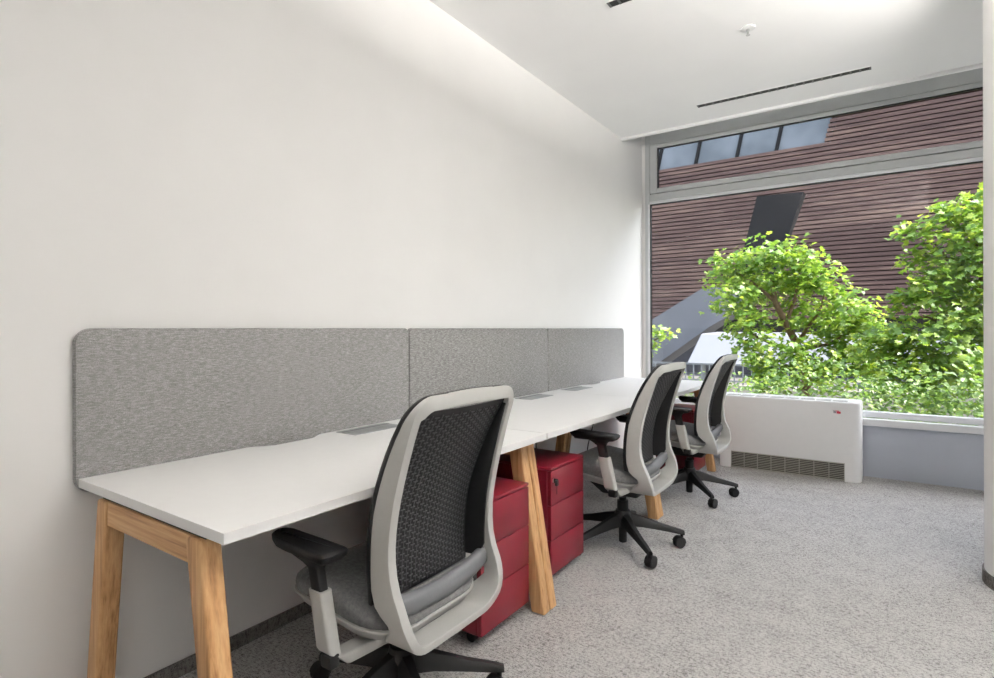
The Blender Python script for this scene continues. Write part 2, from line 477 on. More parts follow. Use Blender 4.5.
def make_chair():
    t = thing('office_chair', 'x', 'office chair', (0, 0, 0), 0, 'task chairs along the desks')
    # white outer back frame
    def sec_white(a, z):
        r = interp(REAR, z)
        dp = .062 + .065 * min(1, max(0, (.385 - z) / .06))
        if z > .45: f = interp(FRONT, min(z, 1.0)) + .016
        else: f = r - dp
        if .40 < z <= .45:
            k = (z - .40) / .05; f = (r - .062) * (1 - k) + (interp(FRONT, .45) + .016) * k
        side = 1 if z > .36 else 0
        wo, wi = .012, (-.017 if z > .40 else -.010 - .007 * max(0, (z - .30) / .10))
        if z > .95: wi = -.026
        c = .004
        return [(wo - .004, f), (wo, f + c), (wo, r - .006), (wo - .0015, r - .0015), (wo - .006, r), (wi + .002, r), (wi, r - .002), (wi, r - .03), (wi + .003, r - .045 if r - .045 > f else f + .002), (wi + .008, f)]
    bm = nb(); loft(bm, sweep_loop(LOOP, sec_white, True), closed_path=True)
    fr = obj('back_frame', bm, M['shell'], t, 38)
    # black inner shell rim (open at the bottom)
    up = [p for p in LOOP if p[1] > .455]
    # order: start bottom left, go over the top, end bottom right
    k = next(i for i, p in enumerate(LOOP) if p[1] <= .437)
    right = [p for p in LOOP[:k]]
    left = [(-a, b) for a, b in right[::-1]]
    mid = [(-.10, .996), (-.05, .998), (0, .999), (.05, .998), (.10, .996)]
    path = left + mid + right
    def sec_black(a, z):
        f = interp(FRONT, min(z, 1.0)); r = interp(REAR, z)
        k = min(1, max(0, (z - .40) / .07))
        e = f + .017 + (max(f + .017, min(r - .010, f + .075)) - f - .017) * k
        return [(.0115, f + .0165), (.0135, f + .010), (.009, f), (-.026, f - .002), (-.030, f + .003), (-.030, f + .010), (-.0235, e - .001), (-.0175, e), (-.0165, f + .0165)]
    bm = nb(); loft(bm, sweep_loop(path, sec_black, False))
    obj('back_rim', bm, M['black'], t, 50)
    # flexible back membrane
    def surf(l, z):
        u = l / .19
        k = min(1, max(0, (z - .52) / .40))
        return interp(FRONT, min(z, 1.0)) + .004 + .028 * k * k * (3 - 2 * k) + .020 * (1 - u * u) * (.35 + .65 * min(1, (z - .44) / .12))
    bm = nb(); rows = []
    nz, nl = 26, 14
    for i in range(nz + 1):
        z = .425 + (.964 - .425) * i / nz
        rows.append([(bm.verts.new((surf(-.193 + .386 * j / nl, z), -.193 + .386 * j / nl, z)), bm.verts.new((surf(-.193 + .386 * j / nl, z) - .004, -.193 + .386 * j / nl, z))) for j in range(nl + 1)])
    for i in range(nz):
        for j in range(nl):
            for s in (0, 1): bm.faces.new((rows[i][j][s], rows[i][j + 1][s], rows[i + 1][j + 1][s], rows[i + 1][j][s]))
    for i in range(nz):
        for j in (0, nl): bm.faces.new((rows[i][j][0], rows[i + 1][j][0], rows[i + 1][j][1], rows[i][j][1]))
    for j in range(nl):
        for i in (0, nz): bm.faces.new((rows[i][j][0], rows[i][j + 1][0], rows[i][j + 1][1], rows[i][j][1]))
    mem = obj('back_membrane', bm, M['back_black'], t, 60)
    # woven pattern of small raised dashes on its rear face
    bm = nb(); pit = .0090
    nr, nc = int(.52 / pit), int(.366 / pit)
    for i in range(nr):
        z = .438 + i * pit
        for j in range(nc):
            l = -.181 + (j + .5) * pit
            q = (j + 2 * i) % 4
            if q == 3: hw, hz, cl = .0016, pit * .78, l
            elif q == 1: hw, hz, cl = pit * .92, .0017, l
            else: continue
            P = []
            for (dl, dz) in ((-hw, -hz), (hw, -hz), (hw, hz), (-hw, hz)):
                P.append((cl + dl, z + dz))
            zc = [min(.958, max(.43, p[1])) for p in P]
            a = [bm.verts.new((surf(p[0], zz) - .001, p[0], zz)) for p, zz in zip(P, zc)]
            b = [bm.verts.new((surf(p[0], zz) + .0024, p[0] * .999, zz)) for p, zz in zip(P, zc)]
            bm.faces.new(b)
            for s in range(4): bm.faces.new((a[s], a[(s + 1) % 4], b[(s + 1) % 4], b[s]))
    obj('flexor_pattern', bm, M['back_dash'], mem)
    # grey lumbar bar
    rings = []
    for i in range(21):
        s = -1 + 2 * i / 20; l = s * .210
        zc = .402 + .020 * s * s + .022 * abs(s) ** 6; xc = .148 - .006 * s * s + .018 * abs(s) ** 5
        hh = .032 - .004 * s ** 4; d = .024
        rings.append([(xc + d * math.cos(a) * (1 if math.cos(a) > 0 else .8), l, zc + hh * math.copysign(abs(math.sin(a)) ** .7, math.sin(a))) for a in [2 * PI * k / 16 for k in range(16)]])
    bm = nb(); loft(bm, rings); obj('lumbar_bar', bm, M['lumbar'], t, 60)
    # seat cushion: rounded plan, waterfall front
    def ring(z, ins, zf=0):
        R = []
        for x, y in rrect(-.265 + ins, .165 - ins, -.238 + ins, .238 - ins, [.085 - ins * .5, .13 - ins * .5, .13 - ins * .5, .085 - ins * .5], 6):
            drop = max(0, (-.10 - x) / .165) ** 2
            rear = max(0, (x - .04) / .12) ** 2 * max(0, z - .374) / .06
            R.append((x, y, z - zf * drop - .035 * rear - .13 * x))
        return R
    bm = nb(); loft(bm, [ring(.374, .012, .012), ring(.378, .002, .012), ring(.400, 0, .018), ring(.418, .004, .024), ring(.430, .014, .030), ring(.437, .034, .032), ring(.438, .07, .028), ring(.434, .14, .015), ring(.432, .19, .004)])
    cu = obj('seat_cushion', bm, M['seat_fabric'], t, 60)
    bm = nb(); loft(bm, [ring(.367, .004, .012), ring(.368, -.002, .012), ring(.3735, -.002, .012), ring(.3745, .006, .012)])
    obj('seat_rim', bm, M['shell'], t, 60)
    bm = nb(); loft(bm, [ring(.322, .09, 0), ring(.326, .05, 0), ring(.340, .016, .006), ring(.3675, .005, .012)])
    obj('seat_shell', bm, M['shell_dark'], t, 60)
    # tilt mechanism and column
    bm = nb(); hexa(bm, [(-.10, -.055, .245), (.10, -.055, .245), (.10, .055, .245), (-.10, .055, .245)], [(-.17, -.10, .322), (.15, -.10, .322), (.15, .10, .322), (-.17, .10, .322)], .012, 2)
    obj('tilt_mechanism', bm, M['black'], t, 40)
    bm = nb(); box(bm, .03, .14, -.085, .085, .300, .322, .007); obj('back_support', bm, M['shell_dark'], t, 40)
    bm = nb(); cyl(bm, (0, 0), 0, 0, 0, 0, 24, [(.018, .018), (.022, .022), (.022, .19), (.030, .192), (.030, .245), (.020, .247), (.020, .262)])
    obj('gas_column', bm, M['black'], t, 40)
    # star base with five arms
    bm = nb(); cyl(bm, (0, 0), 0, 0, 0, 0, 24, [(.026, .105), (.042, .110), (.046, .165), (.038, .192), (.026, .194)])
    angs = [math.radians(BASE_A + 72 * k) for k in range(5)]
    for a in angs:
        ca, sa = math.cos(a), math.sin(a)
        def P(r, w, z): return (r * ca - w * sa, r * sa + w * ca, z)
        sects = [(.03, .028, .112, .180), (.10, .023, .108, .160), (.20, .018, .092, .126), (.30, .014, .074, .099), (.326, .012, .070, .090)]
        rings = []
        for r, w, z0, z1 in sects:
            rings.append([P(r, -w, z0), P(r, w, z0), P(r, w, (z0 + z1) / 2), P(r, w * .55, z1), P(r, -w * .55, z1), P(r, -w, (z0 + z1) / 2)])
        loft(bm, rings)
    obj('star_base', bm, M['black'], t, 40)
    for k, a in enumerate(angs):
        sw = a + CAST[k]
        R = .312
        px, py = R * math.cos(a), R * math.sin(a)
        ca, sa = math.cos(sw), math.sin(sw)
        def Q(u, v, z): return (px + u * ca - v * sa, py + u * sa + v * ca, z)
        bm = nb()
        # swivel stem and hood
        tube(bm, [Q(0, 0, .040), Q(0, 0, .072)], .008, 10)
        rings = []
        for v in (-.019, .019):
            rings.append([Q(.015 + .031 * math.cos(q), v, .031 + .031 * math.sin(q)) for q in [PI * .06 + PI * 1.0 * i / 8 for i in range(9)]] + [Q(.015 - .02, v, .034), Q(.015 + .02, v, .034)])
        loft(bm, rings)
        cs = obj('caster', bm, M['black'], t, 40)
        for s in (-1, 1):
            bm = nb()
            prof = [(.010, .0045), (.026, .0045), (.029, .007), (.029, .017), (.026, .0205), (.012, .0215)]
            loft(bm, [[Q(.015 + r * math.cos(2 * PI * i / 20), s * w, .0292 + r * math.sin(2 * PI * i / 20)) for i in range(20)] for r, w in prof])
            obj('wheel', bm, M['black_soft'], cs, 40)
    # arms
    for s in (-1, 1):
        bm = nb()
        yo = s * .298
        # white upright sleeve, leaning forward, turning in under the seat
        def rr(cx, cy, z, hx, hy, sh=0): return [(cx + a, cy + b, z + sh * a) for a, b in rrect(-hx, hx, -hy, hy, min(hx, hy) * .45, 3)]
        rings = [rr(.025, yo, .505, .029, .019), rr(.045, yo, .42, .029, .019), rr(.058, yo, .36, .029, .020)]
        # elbow
        for q in (20, 45, 70, 90):
            t_ = math.radians(q)
            cy = yo - s * (.045 - .045 * math.cos(t_)); cz = .355 - .032 * math.sin(t_)
            hz = .020 - .004 * q / 90
            ring_ = []
            for a, b in rrect(-.029, .029, -hz, hz, .008, 3):
                ring_.append((.060 + .012 * q / 90 + a, cy + s * 0 + b * math.cos(t_), cz + s * b * math.sin(t_)))
            rings.append(ring_)
        for yy, zz in ((.18, .322), (.10, .318)):
            rings.append([(.078 + a, s * yy, zz + s * b) for a, b in rrect(-.03, .03, -.016, .016, .008, 3)])
        loft(bm, rings)
        ar = obj('arm_bracket', bm, M['shell'], t, 50)
        bm = nb(); box(bm, .052, .094, yo + s * .006 - .017, yo + s * .006 + .017, .314, .350, .007)
        obj('arm_elbow_cap', bm, M['black'], ar, 40)
        bm = nb(); loft(bm, [rr(.024, yo, .50, .022, .014), rr(.010, yo, .560, .022, .014), rr(.004, yo, .575, .034, .022), rr(0, yo, .592, .06, .034)])
        obj('arm_post', bm, M['black'], ar, 50)
        bm = nb()
        def pad(z, ins, up=0):
            R = []
            for x, y in rrect(-.165 + ins, .095 - ins, -.044 + ins * .7, .044 - ins * .7, [.035, .014, .014, .035], 5):
                w = 1 - .22 * max(0, (-.02 - x) / .145)
                R.append((x, yo + y * w, z + up * (x - .02) ** 2 * 2 ))
            return R
        loft(bm, [pad(.588, .03, -.1), pad(.592, .010, .1), pad(.601, .001, .2), pad(.612, 0, .2), pad(.618, .006, .2), pad(.6195, .02, .1)])
        obj('arm_pad', bm, M['black_soft'], ar, 50)
    return t

BASE_A = 32
CAST = [math.radians(a) for a in (200, 150, 60, 230, 120)]
chair = make_chair()
CH = [(.735, 1.275, 0, 14, 0, 1, 'nearest office chair with black patterned back and pale frame, pulled up to the first desk'),
      (.802, 2.91, 0, -4, .035, .942, 'second office chair along the row, beside the oak legs between middle and window desks'),
      (.835, 4.06, 0, -8, .035, .942, 'farthest office chair, its back against the white convector below the window')]
chairs = []
for i, (x, y, rz, ba, lift, sz, lab) in enumerate(CH):
    c = chair if i == 0 else copy_tree(chair)
    c.location = (x, y, 0); c.rotation_euler = (0, 0, math.radians(rz)); c['label'] = lab
    chairs.append(c)
for c, (x, y, rz, ba, lift, sz, lab) in zip(chairs, CH):      # seat height and base turn of each chair
    for ch in c.children:
        n = ch.name.split('.')[0]
        if n in ('star_base', 'caster'): ch.rotation_euler.z = math.radians(ba)
        elif n in ('back_frame', 'back_rim', 'back_membrane', 'lumbar_bar'):
            ch.scale.z = sz; ch.location.z = lift + .30 * (1 - sz)
        elif n == 'arm_bracket': ch.location = (-.034, -.004, lift - .026) if c is chairs[0] else (0, 0, lift)
        elif n != 'gas_column': ch.location.z = lift

# ------------------------------------------------------------------ red drawer pedestals (local: front face at x=0, body towards -x)
def make_pedestal():
    t = thing('drawer_pedestal', 'x', 'drawer unit', (0, 0, 0), 0, 'red drawer pedestals under the desks')
    W, H0, H1, DP = .335, .05, .545, .56
    bm = nb()
    box(bm, -DP, -.021, 0, W, H0, H1 - .014, .003, 1)
    obj('body', bm, M['red'], t)
    bm = nb(); box(bm, -DP, 0, 0, W, H1 - .013, H1, .003, 2); obj('top_panel', bm, M['red'], t, 40)
    n = 3; h = (H1 - .016 - H0) / n
    for k in range(n):
        z0 = H0 + k * h
        bm = nb(); box(bm, -.020, 0, .001, W - .001, z0 + .0015, z0 + h - .0015, .002, 2)
        d = obj('drawer', bm, M['red'], t, 40)
        if k == n - 1:
            bm = nb(); prof = [(.009, -.002), (.009, .002), (.007, .003)]
            yl, zl = .022, z0 + h - .045
            loft(bm, [[(x, yl + r * math.cos(2 * PI * i / 16), zl + r * math.sin(2 * PI * i / 16)) for i in range(16)] for r, x in prof])
            obj('lock', bm, M['chrome'], d, 40)
            bm = nb(); box(bm, .002, .024, yl - .0012, yl + .0012, zl - .010, zl + .010, .001, 1)
            box(bm, .012, .026, yl - .010, yl + .010, zl - .022, zl + .006, .003, 1)
            box(bm, .015, .018, yl + .002, yl + .006, zl - .062, zl - .02, .001, 1)
            obj('key', bm, M['black'], d, 40)
    for x in (-.06, -DP + .06):
        for y in (.045, W - .045):
            bm = nb(); box(bm, x - .012, x + .012, y - .014, y + .014, .03, H0, .003, 1)
            cs = obj('caster', bm, M['black'], t)
            bm = nb()
            for s in (-1, 1):
                loft(bm, [[(x - .012 + r * math.cos(2 * PI * i / 16), y + s * w, .0202 + r * math.sin(2 * PI * i / 16)) for i in range(16)] for r, w in ((.012, .003), (.02, .004), (.02, .015), (.014, .017))])
            obj('wheel', bm, M['black_soft'], cs, 40)
    return t
ped = make_pedestal()
for i, (x, y, lab) in enumerate(((.768, 1.650, 'nearest dark red drawer pedestal, half hidden behind the nearest office chair back'),
                                 (.728, 2.243, 'dark red drawer pedestal with key in its lock, just past the oak legs'),
                                 (.76, 4.455, 'farthest dark red drawer pedestal, mostly hidden behind the two far office chairs'))):
    p = ped if i == 0 else copy_tree(ped)
    p.location = (x, y, 0); p['label'] = lab

# ------------------------------------------------------------------ convector under the window
t = thing('fan_convector', 'white fan convector standing below the window with a low air grille', 'heater', (0, 0, 0))
X0, X1, YF, YK, HT = .80, 1.835, 5.065, 5.322, .612
def plan(ins, z, x0=X0, x1=X1): return [(x, y, z) for x, y in rrect(x0 + ins, x1 - ins, YF + ins, YK, [.05, .07, .002, .002], 8)]
bm = nb(); loft(bm, [plan(.0, .142), plan(0, .593), plan(.002, .602), plan(.006, .609), plan(.014, HT)])
obj('casing', bm, M['white_metal'], t, 30)
for a, b, ra, rb in ((X0, X0 + .098, .05, .002), (X1 - .11, X1, .002, .07)):
    bm = nb(); loft(bm, [[(x, y, z) for x, y in rrect(a, b, YF, YK, [ra, rb, .002, .002], 8)] for z in (0, .1415)])
    obj('side_foot', bm, M['white_metal'], t, 30)
g0, g1 = X0 + .10, X1 - .112
bm = nb(); box(bm, g0, g1, YF + .03, YK, .004, .141); obj('grille_housing', bm, M['grille_dark'], t)
bm = nb()
box(bm, g0, g1, YF + .004, YF + .02, .132, .141); box(bm, g0, g1, YF + .004, YF + .02, .004, .012)
for k in range(8): box(bm, g0, g1, YF + .008, YF + .020, .022 + k * .0137, .0255 + k * .0137)
for k in range(9): box(bm, g0 + (g1 - g0) * k / 8 - .003, g0 + (g1 - g0) * k / 8 + .003, YF + .005, YF + .014, .012, .132)
obj('intake_grille', bm, M['grille'], t)
bm = nb()
for k in range(8):
    a = X0 + .06 + k * .112
    box(bm, a, a + .098, YF + .035, YF + .115, HT - .004, HT + .0012)
lv = obj('outlet_louvre', bm, M['slot_div'], t)
bm = nb()
for k in range(8):
    for j in range(4):
        a = X0 + .06 + k * .112
        box(bm, a + .002, a + .096, YF + .041 + j * .02, YF + .047 + j * .02, HT + .0005, HT + .004)
obj('louvre_blade', bm, M['white_metal'], lv)
bm = nb(); box(bm, 1.652, 1.672, YF - .0015, YF + .001, .523, .538); box(bm, 1.648, 1.662, YF - .001, YF + .001, .538, .543)
b_ = obj('badge', bm, M['badge_grey'], t)
bm = nb(); box(bm, 1.674, 1.700, YF - .0018, YF + .001, .521, .538); box(bm, 1.664, 1.69, YF - .0012, YF + .001, .539, .544); obj('badge_mark', bm, M['badge_red'], b_)

# ------------------------------------------------------------------ ceiling fittings
def slot_vent(x0, x1, y, lab, n):
    t = thing('ceiling_vent', lab, 'air vent', (0, 0, 0), 0, 'linear air slots in the ceiling')
    z = CEIL
    bm = nb(); box(bm, x0, x1, y - .026, y + .026, z - .002, z + .001); obj('slot', bm, M['slot'], t)
    s = (x1 - x0) / n
    for k in range(n + 1):
        bm = nb(); box(bm, x0 + k * s - .006, x0 + k * s + .006, y - .025, y + .025, z - .0045, z - .0015)
        obj('divider', bm, M['slot_div'], t)
    bm = nb()
    for d in (-.028, .026): box(bm, x0 - .002, x1 + .002, y + d, y + d + .002, z - .003, z + .001)
    obj('trim_edge', bm, M['white_metal'], t)
slot_vent(.783, 1.905, 4.514, 'long black air slot in the ceiling in front of the window', 20)
slot_vent(.768, 1.89, 2.826, 'short visible end of a black air slot at the top edge of the photo', 20)
t = thing('sprinkler', 'small white sprinkler head with chrome tip on the ceiling', 'sprinkler', (1.333, 3.505, CEIL))
obj('cover_plate', cyl(nb(), (0, 0), 0, 0, 0, 0, 32, [(.018, -.010), (.040, -.006), (.043, .001)]), M['white_metal'], t, 50)
bm = nb(); cyl(bm, (0, 0), 0, 0, 0, 0, 16, [(.003, -.040), (.006, -.037), (.005, -.024), (.009, -.02), (.009, -.006)])
cyl(bm, (0, 0), 0, 0, 0, 0, 16, [(.012, -.044), (.012, -.042)])
obj('nozzle', bm, M['chrome'], t, 40)

# out-of-view fill lamps, added to brighten the room
UP = emit('fill_uplight', (1.0, .965, .92), 1.0); DOWN = emit('fill_downlight', (1.0, .965, .92), 1.0)
for x, y, h, lab in ((2.8, 1.72, 1.2, 'long fill lamp added out of view over the open floor nearest the window'), (3.75, -1.0, .6, 'short fill lamp added out of view at the back of the room')):
    t = thing('fill_lamp', lab, 'lamp', (x, y, 2.45), 0, 'added fill lamps')
    bm = nb(); box(bm, -.16, .16, -h, h, -.02, .03, .004, 1); obj('housing', bm, M['white_metal'], t)
    bm = nb(); box(bm, -.15, .15, -h + .01, h - .01, .0305, .034); obj('upper_diffuser', bm, UP, t)
    bm = nb(); box(bm, -.15, .15, -h + .01, h - .01, -.024, -.0205); obj('lower_diffuser', bm, DOWN, t)
    for q in (-1, 1):
        bm = nb(); tube(bm, [(0, q * h * .8, .034), (0, q * h * .8, CEIL - 2.45)], .003, 6); obj('suspension_wire', bm, M['chrome'], t)

# ------------------------------------------------------------------ cables hanging under the desks
def cable(pts, lab):
    cv = [Vector(p) for p in pts]
    out = []
    for i in range(len(cv) - 1):
        p0 = cv[max(i - 1, 0)]; p1 = cv[i]; p2 = cv[i + 1]; p3 = cv[min(i + 2, len(cv) - 1)]
        for k in range(6):
            q = k / 6
            out.append(.5 * ((2 * p1) + (-p0 + p2) * q + (2 * p0 - 5 * p1 + 4 * p2 - p3) * q * q + (-p0 + 3 * p1 - 3 * p2 + p3) * q ** 3))
    out.append(cv[-1])
    o = obj('power_cable', tube(nb(), out, .0045, 8), M['cable'], None, 50)
    tag(o, lab, 'cable')
cable([(.13, 3.02, .716), (.14, 3.03, .62), (.12, 3.00, .50), (.15, 2.96, .30), (.13, 2.98, .05), (.14, 3.1, .005)], 'black power cable hanging below the middle desk behind the keyed drawer pedestal')
cable([(.15, 3.12, .716), (.16, 3.12, .60), (.14, 3.10, .45), (.17, 3.08, .25), (.16, 3.12, .04), (.17, 3.2, .005)], 'second black power cable below the middle desk, just nearer the window')
cable([(.13, 4.05, .712), (.14, 4.06, .62), (.11, 4.03, .45), (.08, 3.98, .25), (.07, 4.0, .04), (.08, 4.1, .005)], 'black power cable below the window desk, seen above the second chair seat')

# ------------------------------------------------------------------ outside
obj('ground_outside', box(nb(), -14, 18, 5.75, 32, -.7, -.45), M['asphalt'], kind='structure')
t = thing('office_building', 'building across the street with red-brown timber slat facade and a ribbon of windows', 'building', (0, 20, 0))
bm = nb(); box(bm, -16, 16, .12, 6, 1.5, 10); obj('wall', bm, M['slat_back'], t)
bm = nb(); box(bm, -16, 16, 1.5, 6, -.6, 1.5); obj('ground_floor', bm, M['recess'], t)
WIN = [(-6.2, -4.85), (-4.8, -3.5), (-3.45, -2.15), (-2.1, -.95), (-.9, .55)]
bm = nb()
k = 0; z = 1.5
while z < 9.9:
    z1 = z + .102
    # ribbon opening: slats stop at a slanted right end
    if z > 6.86 and z < 7.85:
        xr = .42 + (z - 6.9) * .25
        box(bm, -16, -6.3, 0, .10, z, z1); box(bm, xr + .02, 16, 0, .10, z, z1)
    else: box(bm, -16, 16, 0, .10, z, z1)
    z += .140
obj('slat_cladding', bm, M['slats'], t)
for a, b in WIN:
    s = .22
    bm = nb(); hexa(bm, [(a, .09, 6.87), (b, .09, 6.87), (b, .13, 6.87), (a, .13, 6.87)], [(a + s, .09, 7.9), (b + s, .09, 7.9), (b + s, .13, 7.9), (a + s, .13, 7.9)])
    f = obj('window_pane', bm, M['ribbon'], t)
    bm = nb(); hexa(bm, [(b - .02, .02, 6.86), (b + .08, .02, 6.86), (b + .08, .14, 6.86), (b - .02, .14, 6.86)], [(b + s - .02, .02, 7.9), (b + s + .08, .02, 7.9), (b + s + .08, .14, 7.9), (b + s - .02, .14, 7.9)])
    obj('mullion', bm, M['pylon_dark'], f)

t = thing('pylon', 'leaning anthracite V-shaped pylon in front of the slatted facade, lower leg coloured paler as sky-lit', 'pylon', (0, 16, 0))
def prism(pts, y0, y1):
    bm = nb(); a = [bm.verts.new((x, y0, z)) for x, z in pts]; b = [bm.verts.new((x, y1, z)) for x, z in pts]
    bm.faces.new(a); bm.faces.new(b[::-1]); n = len(pts)
    for i in range(n): bm.faces.new((a[i], b[i], b[(i + 1) % n], a[(i + 1) % n]))
    return bm
obj('upper_leg', prism([(-.779, 4.66), (.30, 4.62), (-.55, 2.05), (-1.45, 1.90)], 0, .45), M['pylon_dark'], t)
obj('lower_leg', prism([(-4.6, .85), (-2.2, 2.28), (-1.45, 2.35), (-.9, 2.0), (-1.45, 1.55), (-2.0, 1.22), (-3.5, .12), (-4.6, -.6), (-5.6, -.6), (-5.6, .25)], -.05, 1.25), M['pylon_skylit'], t)

t = thing('awning', 'white flat-topped awning behind the trees across the street', 'awning', (0, 14, 0))
bm = nb(); hexa(bm, [(-1.98, -.2, .34), (6.0, -.2, .30), (6.0, 2.0, .34), (-1.98, 2.0, .38)], [(-1.78, .35, 1.06), (6.0, .35, .95), (6.0, 2.0, 1.02), (-1.78, 2.0, 1.10)], .02, 1)
obj('roof', bm, M['kiosk'], t)
for x in (-1.7, 1.5, 5.0):
    bm = nb(); box(bm, x, x + .08, .1, .18, -.45, .36); obj('post', bm, M['rail'], t)
bm = nb()
random.seed(3)
for k in range(16):
    x = 2.0 + random.random() * 1.3; z = .42 + random.random() * .35
    y = -.215 + (z - .34) * .764
    box(bm, x, x + .05 + .08 * random.random(), y, y + .02, z, z + .035)
obj('printed_mark', bm, M['blue_mark'], t)

t = thing('fence', 'grey railing on a beige wall below the white awning', 'fence', (0, 12.4, 0))
bm = nb(); box(bm, -5, 5, 0, .2, -.45, .0); obj('base_wall', bm, M['planter'], t)
bm = nb(); box(bm, -5, 5, .08, .12, .40, .44); box(bm, -5, 5, .08, .12, .06, .09)
for k in range(60): box(bm, -5 + k * .168, -4.975 + k * .168, .09, .11, 0, .42)
obj('railing', bm, M['rail'], t)

# trees
LEAF2 = [(0, -.10), (.10, -.16), (.34, -.30), (.30, -.08), (.62, .0), (.46, .16), (.50, .42), (.26, .36), (.14, .48), (0, .85),
         (-.14, .48), (-.26, .36), (-.50, .42), (-.46, .16), (-.62, 0), (-.30, -.08), (-.34, -.30), (-.10, -.16)]
LEAF1 = [(0, -.2), (.28, -.12), (.42, .12), (.22, .5), (0, .8), (-.22, .5), (-.42, .12), (-.28, -.12)]
def leaves(bm, lobes, per, size, shape, rnd):
    for (cx, cy, cz, r) in lobes:
        ntw = max(2, int(per / 9 * min(1.4, (r / .34) ** 1.6)))
        for _ in range(ntw):
            # a twig end, biased towards the surface of the lobe
            d = Vector((rnd.gauss(0, 1), rnd.gauss(0, 1), rnd.gauss(0, 1) + .15)).normalized()
            c = Vector((cx, cy, cz)) + d * r * (rnd.random() ** .45) * rnd.uniform(.85, 1.12)
            for _ in range(9):
                p = c + Vector((rnd.gauss(0, .085), rnd.gauss(0, .085), rnd.gauss(0, .06)))
                s = size * rnd.uniform(.6, 1.25)
                nrm = Vector((rnd.gauss(0, .55) + d.x * .35, rnd.gauss(0, .55) + d.y * .35 - .15, 1)).normalized()
                tip = Vector((rnd.gauss(0, 1), rnd.gauss(0, 1), rnd.gauss(0, .4) - .5))
                tip = (tip - nrm * tip.dot(nrm)).normalized(); side = tip.cross(nrm)
                fold = rnd.uniform(.05, .35); droop = rnd.uniform(0, .3)
                vs = []
                for a, b in shape:
                    vs.append(bm.verts.new(p + side * (a * s) + tip * (b * s) + nrm * (s * (abs(a) * fold - b * b * droop))))
                ctr = bm.verts.new(p + tip * (.12 * s))
                n = len(vs)
                for i in range(n): bm.faces.new((ctr, vs[i], vs[(i + 1) % n]))
def mesh_obj(name, bm, m, parent):
    me = bpy.data.meshes.new(name); bm.to_mesh(me); bm.free(); me.materials.append(m)
    o = bpy.data.objects.new(name, me); C.objects.link(o); o.parent = parent
    return o

def tree(name, lab, base, trunk, branches, lobes, per, size, seed, group='maple trees outside the window', leaf='leaf'):
    rnd = random.Random(seed)
    t = thing(name, lab, 'tree', base, 0, group)
    def loc(p): return (p[0] - base[0], p[1] - base[1], p[2] - base[2])
    bm = nb(); tube(bm, [loc(p) for p in trunk], [q * (1 if len(trunk) > 4 else .45) for q in [.075, .065, .055, .05, .04, .028][:len(trunk)]], 10)
    obj('trunk', bm, M['bark'], t, 60)
    for br in branches:
        obj('branch', tube(nb(), [loc(p) for p in br], [.034 - .024 * i / (len(br) - 1) for i in range(len(br))], 7), M['bark'], t, 60)
    bm = nb(); leaves(bm, [loc(l[:3]) + (l[3],) for l in lobes], per, size, LEAF2, rnd)
    mesh_obj('foliage', bm, M[leaf], t)
    return t
def px(u, v, Y):
    s, c = math.sin(math.radians(34.7153)), math.cos(math.radians(34.7153))
    x = (u - 497) / 560.45; y = (v - 329.4) / 560.45
    d = (x * c - s, x * s + c, -y); k = Y / d[1]
    return (CAM[0] + k * d[0], Y, CAM[2] + k * d[2])
def lob(u, v, Y, r): return px(u, v, Y) + (r,)
T1 = [(728, 272, 9.6, .36), (765, 262, 9.5, .38), (800, 262, 9.5, .30), (815, 282, 9.6, .36), (848, 312, 9.3, .36), (865, 330, 9.5, .28), (735, 305, 9.3, .40),
      (780, 290, 9.8, .42), (815, 322, 9.7, .42), (752, 332, 9.2, .34), (840, 348, 9.4, .36), (800, 358, 9.1, .36), (762, 362, 9.1, .30), (835, 375, 9.2, .34), (770, 380, 9.0, .30), (866, 366, 9.3, .32), (750, 290, 9.9, .35)]
b1 = px(803, 330, 9.5)
tree('maple_tree', 'young bright green maple outside the window with its forked trunk showing', (b1[0], 9.5, -.45),
     [(b1[0] + .05, 9.5, -.5), px(806, 372, 9.5), px(797, 345, 9.5), px(786, 325, 9.5), px(775, 302, 9.5), px(772, 280, 9.5)],
     [[px(797, 345, 9.5), px(808, 328, 9.5), px(820, 312, 9.5), px(826, 290, 9.6)], [px(786, 325, 9.5), px(795, 300, 9.6), px(800, 270, 9.5)],
      [px(799, 352, 9.5), px(775, 346, 9.4), px(752, 335, 9.3), px(738, 320, 9.3)], [px(775, 302, 9.5), px(755, 285, 9.5), px(735, 272, 9.6)], [px(800, 350, 9.5), px(830, 345, 9.4), px(852, 330, 9.4)]],
     [lob(*a) for a in T1], 330, .088, 5)
T2 = [(908, 236, 8.3, 0.10), (926, 232, 8.3, 0.12), (945, 216, 8.4, 0.15), (968, 222, 8.4, 0.24), (990, 250, 8.4, 0.37), (915, 262, 8.3, 0.15), (955, 265, 8.4, 0.35), (938, 290, 8.2, 0.30), (975, 295, 8.4, 0.39), (903, 306, 8.2, 0.18), (950, 325, 8.1, 0.39), (985, 340, 8.4, 0.39),
      (903, 340, 8.1, 0.27), (880, 350, 8.2, 0.26), (930, 362, 8.0, 0.35), (965, 372, 8.0, 0.37), (895, 378, 8.1, 0.31), (930, 395, 7.9, 0.28), (984, 208, 8.6, 0.18), (1010, 300, 8.4, 0.46), (1020, 370, 8.4, 0.46), (1010, 240, 8.5, 0.37)]
b2 = px(1000, 330, 8.4)
